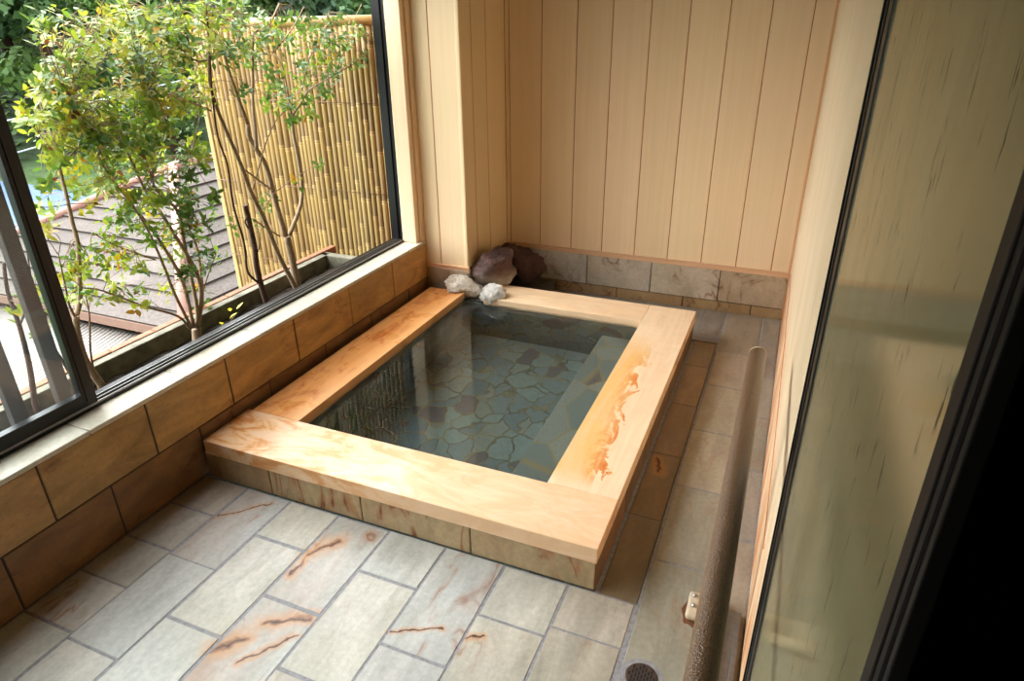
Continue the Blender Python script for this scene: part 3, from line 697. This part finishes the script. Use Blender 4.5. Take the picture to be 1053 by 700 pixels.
# ------------------------------------------------------------------ shrubs in the planter
LEAFC = [srgb(156, 172, 76), srgb(136, 158, 66), srgb(116, 144, 62), srgb(164, 172, 84), srgb(100, 130, 60), srgb(168, 164, 72), srgb(84, 116, 56)]
YEL = [srgb(182, 160, 50), srgb(170, 124, 44), srgb(160, 166, 70)]
def leaf(bm, p, d, up, ln, wd, c, rnd):
    d = d.normalized(); s = d.cross(up)
    if s.length < 1e-4: s = d.orthogonal()
    s.normalize(); n = s.cross(d); fold = rnd.uniform(.1, .35); droop = rnd.uniform(-.05, .25)
    mids = [bm.verts.new(p + d*ln*t - n*(droop*ln*t*t)) for t in (0, .35, .7, 1.0)]
    sides = []
    for sg in (-1, 1):
        sides.append([bm.verts.new(p + d*ln*t + s*sg*wd*w + n*(fold*wd*w) - n*(droop*ln*t*t)) for t, w in ((.33, .46), (.68, .40))])
    fs = []
    for k, sd in enumerate(sides):
        a, b_ = sd
        q = [(mids[0], mids[1], a), (mids[1], mids[2], b_, a), (mids[2], mids[3], b_)]
        for t in q:
            fs.append(bm.faces.new(t if k == 0 else t[::-1]))
    for f in fs: f.smooth = True
    paint(bm, fs, c)
def px3(pl, x, dx=0.0):
    n = len(pl); return [at_x(a, b_, x + dx*i/max(1, n-1)) for i, (a, b_) in enumerate(pl)]
def smooth(pts, k=3):
    out = []
    for i in range(len(pts)-1):
        p0 = pts[max(i-1, 0)]; p1 = pts[i]; p2 = pts[i+1]; p3 = pts[min(i+2, len(pts)-1)]
        for j_ in range(k):
            t = j_/k
            out.append(.5*((2*p1) + (p2-p0)*t + (2*p0-5*p1+4*p2-p3)*t*t + (3*p1-p0-3*p2+p3)*t**3))
    out.append(pts[-1]); return out
SHR = []   # (name, label, bark, x, branches[(pixels, r0, r1, dx)])
SHR.append(('shrub', 'slender shrub with a single thin stem nearest the sliding sash', 'bark', -.63, [
    ([(104, 395), (91, 377), (84, 360), (79, 340), (78, 325)], .014, .011, 0), ([(78, 325), (82, 308), (81, 280), (80, 251), (74, 227), (69, 204), (63, 180), (58, 160), (52, 138), (46, 120), (45, 100)], .0095, .003, -.10),
    ([(62, 168), (78, 154), (88, 136), (92, 118)], .004, .002, -.15), ([(78, 327), (71, 313), (66, 289), (60, 262)], .005, .002, .05), ([(97, 385), (93, 360), (92, 325), (88, 303)], .0045, .002, .06),
    ([(58, 160), (50, 150), (40, 138)], .003, .0015, .05), ([(46, 120), (38, 92), (45, 75), (60, 60)], .003, .0012, -.2), ([(45, 100), (60, 70), (72, 50), (75, 30)], .003, .001, -.3)]))
SHR.append(('shrub', 'bushy many-stemmed shrub with yellow-green leaves in the middle of the planter', 'bark', -.64, [
    ([(203, 362), (203, 350), (202, 338)], .022, .019, 0),
    ([(203, 338), (207, 303), (201, 278), (183, 247), (165, 218), (149, 195), (135, 165), (122, 140)], .0105, .003, -.10), ([(199, 337), (188, 290), (167, 252), (147, 224), (118, 188), (100, 160)], .0085, .0025, .05),
    ([(197, 337), (180, 303), (167, 270), (149, 231), (126, 198), (110, 180)], .007, .002, .12), ([(195, 338), (183, 325), (149, 315), (106, 299), (85, 296)], .006, .002, .16),
    ([(203, 335), (201, 308), (190, 254), (183, 218), (165, 200), (157, 185), (160, 150), (168, 115), (172, 97)], .009, .0025, -.2), ([(204, 335), (208, 301), (203, 257), (193, 231), (190, 200), (196, 160)], .008, .002, -.15),
    ([(160, 267), (118, 252), (95, 239)], .0035, .0015, .1), ([(149, 195), (128, 150), (118, 110), (128, 70)], .004, .0015, -.25), ([(118, 188), (90, 130), (70, 100)], .0035, .0015, .05),
    ([(157, 185), (140, 130), (150, 80), (165, 40)], .004, .0015, -.3), ([(196, 160), (205, 120), (200, 80)], .0035, .0015, -.2), ([(208, 301), (215, 280), (222, 262)], .003, .0015, .1)]))
SHR.append(('dead_trunk', 'dark brown sawn-off dead trunk between the two larger shrubs', 'dark_bark', -.66, [
    ([(278, 322), (270, 298), (264, 275), (262, 255), (257, 231), (252, 211)], .014, .011, 0), ([(268, 292), (260, 286), (254, 277), (251, 250), (240, 211), (234, 170), (224, 140), (218, 94), (215, 43), (212, 10)], .006, .003, .03),
    ([(264, 262), (268, 248), (267, 238)], .003, .001, .05), ([(256, 236), (252, 228), (255, 222)], .004, .003, .04)]))
SHR.append(('shrub', 'tall shrub with thick pale branching trunk before the bamboo fence', 'bark', -.655, [
    ([(311, 310), (307, 298), (301, 270), (295, 243)], .020, .0165, 0),
    ([(297, 243), (309, 211), (310, 186), (305, 154), (302, 140), (300, 120)], .0105, .0085, -.05), ([(300, 120), (310, 105), (319, 92), (343, 77), (366, 64), (389, 45)], .0055, .0022, .02),
    ([(300, 120), (291, 71), (281, 54)], .006, .003, -.1), ([(294, 243), (283, 206), (274, 172), (264, 154), (256, 140), (255, 128)], .0125, .010, -.05),
    ([(255, 128), (238, 81), (229, 51), (222, 35), (205, 20)], .008, .003, -.05), ([(264, 154), (262, 128), (260, 107), (260, 64), (261, 34), (274, 30), (287, 4)], .0085, .004, -.15),
    ([(308, 305), (300, 288), (287, 263), (271, 224), (258, 197), (248, 170), (235, 140), (223, 111), (216, 86), (215, 64), (214, 32), (212, 5)], .0125, .004, .0), ([(260, 225), (276, 236), (288, 243)], .004, .004, -.02),
    ([(251, 174), (276, 193), (281, 199)], .004, .004, -.04), ([(281, 199), (303, 183), (329, 167)], .0025, .001, .06), ([(260, 195), (271, 154), (277, 138), (285, 122), (297, 111), (310, 100)], .0035, .0015, .08),
    ([(230, 55), (204, 63), (183, 47), (164, 28), (155, 10)], .005, .002, -.05), ([(217, 114), (195, 105), (172, 97), (150, 90)], .004, .0015, .05), ([(205, 45), (197, 36), (174, 6)], .004, .002, -.1),
    ([(281, 54), (300, 30), (312, 8)], .004, .002, 0), ([(310, 95), (318, 60), (330, 40), (338, 12)], .0035, .0015, .02), ([(343, 77), (355, 50), (362, 25), (372, 4)], .003, .0015, .02), ([(261, 64), (245, 40), (250, 15)], .003, .0015, -.1)]))
SHR.append(('shrub', 'small blurred plant seen through the fogged sash glass', 'dark_bark', -.66, [
    ([(36, 415), (30, 375), (20, 335), (8, 300), (4, 270)], .010, .005, 0), ([(20, 335), (32, 300), (28, 260)], .004, .002, .05), ([(88, 410), (70, 380), (52, 350), (46, 320)], .008, .003, 0.0)]))
ELL = [(125, 85, 92, 66, 235), (130, 165, 82, 55, 150), (200, 250, 26, 42, 24), (128, 262, 58, 48, 50), (225, 28, 60, 34, 95), (300, 62, 58, 48, 60), (350, 40, 38, 32, 34), (52, 110, 34, 40, 34), (110, 20, 90, 22, 60),
       (75, 285, 22, 28, 9), (205, 200, 22, 40, 18), (300, 105, 34, 26, 12), (265, 215, 34, 28, 4), (40, 215, 14, 50, 8), (30, 300, 20, 45, 8)]
EXTRA = [(329, 167), (303, 183), (281, 199), (222, 262), (388, 44), (366, 64), (85, 296), (150, 312), (95, 239), (212, 300), (208, 312)]
rnd = random.Random(77)
nodes = []  # (shrub index, point)
BR = []
for si, (nm, lab, bk, x, brs) in enumerate(SHR):
    lst = []
    for pl_, r0, r1, dx in brs:
        pts = smooth(px3(pl_, x + rnd.uniform(-.01, .01), dx), 4); n = len(pts)
        rad = [r0 + (r1-r0)*i/(n-1) for i in range(n)]
        lst.append((pts, rad))
        if nm == 'shrub':
            for p, r in zip(pts, rad):
                if r < .0075: nodes.append((si, p))
    BR.append(lst)
fol = {si: new() for si in range(len(SHR)) if SHR[si][0] == 'shrub'}
def cluster(u, v, size, n):
    x = -.64 + rnd.uniform(-.26, .16)
    q = at_x(u, v, x)
    if q.z < .34 or q.y > 1.52: q = at_x(u, v, -.60)
    si, nb = min(nodes, key=lambda t: (t[1]-q).length_squared)
    if u < 44 and v > 230: si = 4
    d = q - nb
    if d.length > .002:
        mid_ = nb + d*.5 + Vector((rnd.uniform(-.02, .02), rnd.uniform(-.02, .02), rnd.uniform(-.01, .03)))
        BR[si].append((smooth([nb, mid_, q], 3), [.0016, .0015, .0014, .0013, .0012, .0011, .001]))
    ax = (d.normalized() if d.length > .01 else Vector((0, 0, 1)))*.8 + Vector((rnd.uniform(-.4, .4), rnd.uniform(-.4, .4), .55)); ax.normalize()
    yellow = rnd.random() < .06
    base = rnd.choice(LEAFC)
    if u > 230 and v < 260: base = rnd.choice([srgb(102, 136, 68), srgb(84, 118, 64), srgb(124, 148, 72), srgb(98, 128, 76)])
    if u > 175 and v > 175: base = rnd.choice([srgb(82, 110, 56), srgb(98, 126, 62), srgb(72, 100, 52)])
    o1 = ax.orthogonal().normalized(); o2 = ax.cross(o1); ph = rnd.uniform(0, 6.28)
    for i in range(n):
        a = ph + i*2.4 + rnd.uniform(-.3, .3); el = rnd.uniform(.0, .9)
        dd = (o1*math.cos(a) + o2*math.sin(a))*math.cos(el) + ax*math.sin(el)
        c = rnd.choice(YEL) if (yellow and rnd.random() < .6) or rnd.random() < .02 else base
        if rnd.random() < .008: c = srgb(110, 58, 40)
        c = vary(tuple(x_*.88 for x_ in c[:3]), rnd, .16, 1)
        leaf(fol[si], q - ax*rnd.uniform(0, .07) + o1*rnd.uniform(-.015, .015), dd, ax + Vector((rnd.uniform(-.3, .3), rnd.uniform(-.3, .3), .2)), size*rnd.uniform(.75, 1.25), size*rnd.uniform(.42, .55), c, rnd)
for cx, cy, rx, ry, n in ELL:
    for _ in range(int(n*1.3)):
        while True:
            a, b_ = rnd.uniform(-1, 1), rnd.uniform(-1, 1)
            if a*a + b_*b_ < 1: break
        cluster(cx+a*rx, cy+b_*ry, .034, rnd.randint(6, 9))
for u, v in EXTRA: cluster(u, v, .045, 5)
for si, (nm, lab, bk, x, brs) in enumerate(SHR):
    base = BR[si][0][0][0]
    root = thing(nm, (base.x, base.y, .27), lab, 'dead trunk' if nm == 'dead_trunk' else 'shrub', None if nm == 'dead_trunk' else 'shrubs in the planter')
    b = new()
    p0, r0 = BR[si][0]; tube(b, [Vector((base.x, base.y, .25))] + p0, [r0[0]*1.1] + r0, 10)
    for pts, rad in BR[si][1:]: tube(b, pts, rad, 8 if rad[0] > .004 else 5)
    obj('stem', b, M[bk], root)
    if si in fol: obj('foliage', fol[si], M['leaf'], root)
# a seedling in the soil
sd = thing('seedling', (-.70, .42, .27), 'tiny yellow-leaved seedling sprouting from the planter soil', 'seedling')
b = new(); q0 = Vector((-.70, .42, .27)); q1 = at_x(232, 338, -.70); q2 = at_x(243, 322, -.71); tube(b, smooth([q0, q1, q2], 3), .002, 5); obj('stem', b, M['bark'], sd)
b = new()
for (u, v, dy) in ((236, 328, .03), (243, 318, .05), (237, 320, -.02), (229, 334, -.03)): leaf(b, at_x(u, v, -.70), Vector((.2, dy*10, .3)), Vector((0, 0, 1)), .045, .02, srgb(206, 200, 84), rnd)
obj('foliage', b, M['leaf'], sd)

# ------------------------------------------------------------------ neighbouring house below the window
E0 = Vector((-3.68, 2.55, -1.2)); TT = Vector((-5.8, 4.67, -.14)); L0 = Vector((-8.0, 2.55, -1.2))
hs = thing('house', (-6, 6, -4.2), 'neighbouring house with a grey shingled hip roof and pink ridge caps', 'house')
rf = new(); rnd = random.Random(6)
def course(a0, a1, b0, b1, nrm, n):
    """n overlapping shingle courses between the eave a0-a1 and the upper edge b0-b1"""
    for i in range(n):
        t0, t1 = i/n, (i+1.12)/n
        p = [a0.lerp(b0, t0), a1.lerp(b1, t0), a1.lerp(b1, min(t1, 1)), a0.lerp(b0, min(t1, 1))]
        lo, hi = nrm*.035, nrm*.004
        vs = [rf.verts.new(p[0]+lo), rf.verts.new(p[1]+lo), rf.verts.new(p[2]+hi), rf.verts.new(p[3]+hi), rf.verts.new(p[0]), rf.verts.new(p[1])]
        k = rnd.uniform(.9, 1.08)
        paint(rf, [rf.faces.new(vs[:4])], (k, k, k)); paint(rf, [rf.faces.new((vs[4], vs[5], vs[1], vs[0]))], (.45, .43, .42))
nl = (E0-L0).cross(TT-L0).normalized(); nl = nl if nl.z > 0 else -nl
course(L0, E0, TT+Vector((-.02, 0, 0)), TT, nl, 11)
E9 = E0 + Vector((0, 8, 0)); T9 = TT + Vector((0, 6, 0))
nr = (E9-E0).cross(TT-E0).normalized(); nr = nr if nr.z > 0 else -nr
course(E0, E9, TT, T9, nr, 11)
L9 = L0 + Vector((0, 8, 0))
paint(rf, [rf.faces.new([rf.verts.new(p) for p in (L0, L9, T9, TT)]), rf.faces.new([rf.verts.new(p) for p in (E9, L9, T9)]), rf.faces.new([rf.verts.new(p-Vector((0, 0, .08))) for p in (L0, E0, E9, L9)])], (1, 1, 1))
obj('roof', rf, M['shingle'], hs)
for a, c in ((E0, TT), (L0, TT), (TT, T9)):
    b = new(); up = Vector((0, 0, .035)); tube(b, [a+up, c+up], .055, 8); obj('ridge_cap', b, M['pink'], hs)
b = new(); box(b, -8.02, -3.66, 2.53, 2.56, -1.29, -1.19, .005); box(b, -3.70, -3.66, 2.53, 10.5, -1.29, -1.19, .005); obj('fascia', b, M['fascia'], hs)
b = new(); box(b, -7.6, -4.05, 2.95, 10.1, -4.2, -1.3); obj('wall', b, M['plaster'], hs)
sh = thing('lean_to', (-4.5, 1.9, -4.0), 'corrugated metal lean-to roof below the shingled eave', 'lean-to')
b = new(); n = 76; prev = None
for i in range(n*6+1):
    x = -7.0 + i*(4.2/(n*6)); z = .020*math.cos(2*PI*i/6)
    a = b.verts.new((x, 2.75, -1.33+z)); c = b.verts.new((x, .55, -1.75+z))
    if prev: f = b.faces.new((prev[0], a, c, prev[1])); f.smooth = True; paint(b, [f], (1, 1, 1))
    prev = (a, c)
o = obj('sheet_roof', b, M['tin'], sh); md = o.modifiers.new('thick', 'SOLIDIFY'); md.thickness = .004
for x, y in ((-6.9, .7), (-2.95, .7), (-6.9, 2.6), (-2.95, 2.6)):
    b = new(); box(b, x-.05, x+.05, y-.05, y+.05, -4.0, -1.39-.19*(2.75-y)); obj('post', b, M['timber'], sh)
bl = thing('blue_shed', (-9.9, 5.4, -2.2), 'low shed with a blue gridded roof beyond the shingled roof', 'shed')
b = new(); vs = [(-11.35, 4.1, -1.02), (-9.25, 4.5, -1.30), (-8.95, 5.95, -1.12), (-11.05, 5.7, -.86)]
up_ = [b.verts.new(p) for p in vs]; dn = [b.verts.new(Vector(p)-Vector((0, 0, .06))) for p in vs]
b.faces.new(up_); b.faces.new(dn[::-1])
for i in range(4): b.faces.new((up_[i], dn[i], dn[(i+1) % 4], up_[(i+1) % 4]))
obj('roof', b, M['blue'], bl)
b = new(); box(b, -10.9, -9.4, 4.6, 5.5, -2.6, -1.24); obj('wall', b, M['plaster'], bl)

# ------------------------------------------------------------------ ground, hillside and forest
def gz(x, y):
    d = max(0, -x-1.0)*.80 + y*.55                                   # distance along the main line of sight
    z = -4.0 + max(0, min(d-6.5, 3.5))*.75 + max(0, d-10)*.30
    return z + .35*mnoise.noise(Vector((x*.25, y*.25, 0)))
hl = new(); N = 60
bmesh.ops.create_grid(hl, x_segments=N, y_segments=N, size=.5)
for v in hl.verts:
    x = -46 + (v.co.x+.5)*45.0; y = -16 + (v.co.y+.5)*56
    v.co = Vector((x, y, gz(x, y) if x < -1.6 else -4.0))
for f in hl.faces: f.smooth = True
HILL = struct(obj('hillside', hl, M['lawn']))
def forest_tree(x, y, h, seed, kind, label, group):
    rr = random.Random(seed); z0 = gz(x, y)
    root = thing('forest_tree', (x, y, z0), label, 'tree', group)
    b = new(); tube(b, [(x, y, z0-.2), (x+.05, y, z0+h*.4), (x, y+.05, z0+h*.85)], [h*.03, h*.022, h*.006], 8); obj('trunk', b, M['dark_bark'], root)
    b = new()
    pal = [[srgb(74, 104, 58), srgb(58, 88, 52), srgb(92, 122, 66)], [srgb(104, 134, 70), srgb(84, 116, 58), srgb(124, 150, 80)], [srgb(60, 86, 60), srgb(48, 74, 52), srgb(72, 98, 66)]][kind]
    lobes = []
    for i in range(18):
        a = rr.uniform(0, 6.28); t = rr.random(); rad = h*.19*math.sqrt(rr.random())*(1.15-.7*t)
        lobes.append((Vector((x+rad*math.cos(a), y+rad*math.sin(a), z0+h*(.14+.80*t))), h*rr.uniform(.08, .13)))
    for c, r in lobes:
        base = rr.choice(pal)
        for i in range(190):
            d = Vector((rr.gauss(0, 1), rr.gauss(0, 1), rr.gauss(0, 1))).normalized()
            p = c + Vector((d.x*r, d.y*r, d.z*r*.8))*rr.uniform(.6, 1.05)
            n = (d + Vector((rr.gauss(0, .5), rr.gauss(0, .5), rr.gauss(0, .5)+.3))).normalized(); u = n.orthogonal().normalized(); w = n.cross(u); s = rr.uniform(.06, .13)*h/4
            a = rr.uniform(0, 6.28); u, w = u*math.cos(a)+w*math.sin(a), w*math.cos(a)-u*math.sin(a)
            f = b.faces.new([b.verts.new(p+u*s), b.verts.new(p+w*s*.55), b.verts.new(p-u*s), b.verts.new(p-w*s*.55)])
            paint(b, [f], vary(base, rr, .18, 1))
    obj('crown', b, M['forest_leaf'], root)
rnd = random.Random(100); k = 0; placed = []
KL = ['mid green broadleaf tree in the hillside forest', 'pale yellow-green tree in the hillside forest', 'dark blue-green tree in the hillside forest']
for d0, n, h0, h1 in ((14.6, 60, 3.0, 3.8), (17.0, 60, 3.4, 4.4), (20.0, 60, 4.0, 5.2), (24, 60, 5.0, 6.5), (29, 60, 6, 8)):
    for i in range(n):
        az = math.radians(rnd.uniform(119, 155)); d = d0*rnd.uniform(.93, 1.07)      # bearing from +x
        x = CAM.x + d*math.cos(az); y = CAM.y + d*math.sin(az); hh = rnd.uniform(h0, h1)
        if any(math.hypot(x-a, y-c) < .235*(hh+e) for a, c, e in placed) or (-9.6 < x < -2 and 1.5 < y < 12.5) or (-12.2 < x < -8 and 3 < y < 7.5): continue
        placed.append((x, y, hh)); kind = rnd.choice([0, 0, 1, 2, 2])
        forest_tree(x, y, hh, 500+k, kind, KL[kind], KL[kind].replace(' tree in', ' trees in')); k += 1
ug = new(); rr = random.Random(8)
for i in range(9000):
    az = math.radians(rr.uniform(116, 158)); d = rr.uniform(12.2, 34); x = CAM.x + d*math.cos(az); y = CAM.y + d*math.sin(az)
    if (-9.4 < x < -2 and 1.5 < y < 12) or (-11.6 < x < -8 and 3.8 < y < 7): continue
    p = Vector((x, y, gz(x, y) + rr.uniform(0, .35 + .02*d))); n = Vector((rr.gauss(0, .6), rr.gauss(0, .6), 1)).normalized(); u = n.orthogonal().normalized(); w_ = n.cross(u); s_ = rr.uniform(.08, .17)
    f = ug.faces.new([ug.verts.new(p+u*s_), ug.verts.new(p+w_*s_*.6), ug.verts.new(p-u*s_), ug.verts.new(p-w_*s_*.6)])
    paint(ug, [f], vary(rr.choice([srgb(78, 104, 56), srgb(62, 88, 48), srgb(92, 116, 62)]), rr, .2, 1))
obj('undergrowth', ug, M['forest_leaf'], HILL)['kind'] = 'stuff'
# shrubs on the bank just beyond the roof
# utility cables
for i, (a, b_) in enumerate((((-9.5, 3.0, .35), (-7.0, 9.0, 1.35)), ((-9.3, 3.2, -.1), (-6.9, 9.2, 1.15)))):
    A, B = Vector(a), Vector(b_); bm = new()
    A = A + (A-B)*.8; B = B + (B-A)*.4
    tube(bm, [A.lerp(B, t/12) - Vector((0, 0, .3*math.sin(PI*t/12))) for t in range(13)], .010, 6)
    o = obj_based('utility_cable', bm, M['cable'], A); tag(o, ['upper pale cable strung before the forest', 'lower pale cable strung before the forest'][i], 'cable', 'cables')

# ------------------------------------------------------------------ light
SKY_LO, SKY_HI = 1.6, 13.5
w = bpy.data.worlds.new('World'); sc.world = w; w.use_nodes = True
nt = w.node_tree; nt.nodes.clear(); out = nt.nodes.new('ShaderNodeOutputWorld'); bg = nt.nodes.new('ShaderNodeBackground')
# overcast sky, brightest where the sun stands behind the cloud
SUND = Vector((-.74, .02, .62)).normalized()
tc = nt.nodes.new('ShaderNodeTexCoord'); dt = nt.nodes.new('ShaderNodeVectorMath'); dt.operation = 'DOT_PRODUCT'; dt.inputs[1].default_value = SUND
nt.links.new(tc.outputs['Generated'], dt.inputs[0])
mr = nt.nodes.new('ShaderNodeMapRange'); mr.interpolation_type = 'SMOOTHSTEP'; nt.links.new(dt.outputs['Value'], mr.inputs['Value'])
for k_, v_ in zip(('From Min', 'From Max', 'To Min', 'To Max'), (.35, 1.0, SKY_LO, SKY_HI)): mr.inputs[k_].default_value = v_
bg.inputs['Color'].default_value = (.95, .97, 1.0, 1); nt.links.new(mr.outputs[0], bg.inputs['Strength'])
nt.links.new(bg.outputs[0], out.inputs[0])
def area(name, loc, rot, sx, sy, power, color):
    l = bpy.data.lights.new(name, 'AREA'); l.shape = 'RECTANGLE'; l.size = sx; l.size_y = sy; l.energy = power; l.color = color
    o = bpy.data.objects.new(name, l); col.objects.link(o); o.location = loc; o.rotation_euler = rot; return o
# ------------------------------------------------------------------ camera
cd = bpy.data.cameras.new('camera'); cam = bpy.data.objects.new('camera', cd); col.objects.link(cam)
cam.location = CAM; cam.rotation_euler = CROT; cd.sensor_width = 36; cd.lens = FPX/1053*36; cd.clip_start = .02; cd.clip_end = 200
sc.camera = cam
sc.view_settings.view_transform = 'Standard'; sc.view_settings.look = 'None'; sc.view_settings.gamma = 1
sc.view_settings.exposure = 0.46; sc.view_settings.use_curve_mapping = False
sc.cycles.use_denoising = True; sc.cycles.max_bounces = 14; sc.cycles.transmission_bounces = 10; sc.cycles.diffuse_bounces = 6; sc.cycles.glossy_bounces = 6; sc.cycles.transparent_max_bounces = 12
sc.cycles.caustics_refractive = True; sc.cycles.caustics_reflective = False; sc.cycles.blur_glossy = 0.3; sc.cycles.sample_clamp_indirect = 6
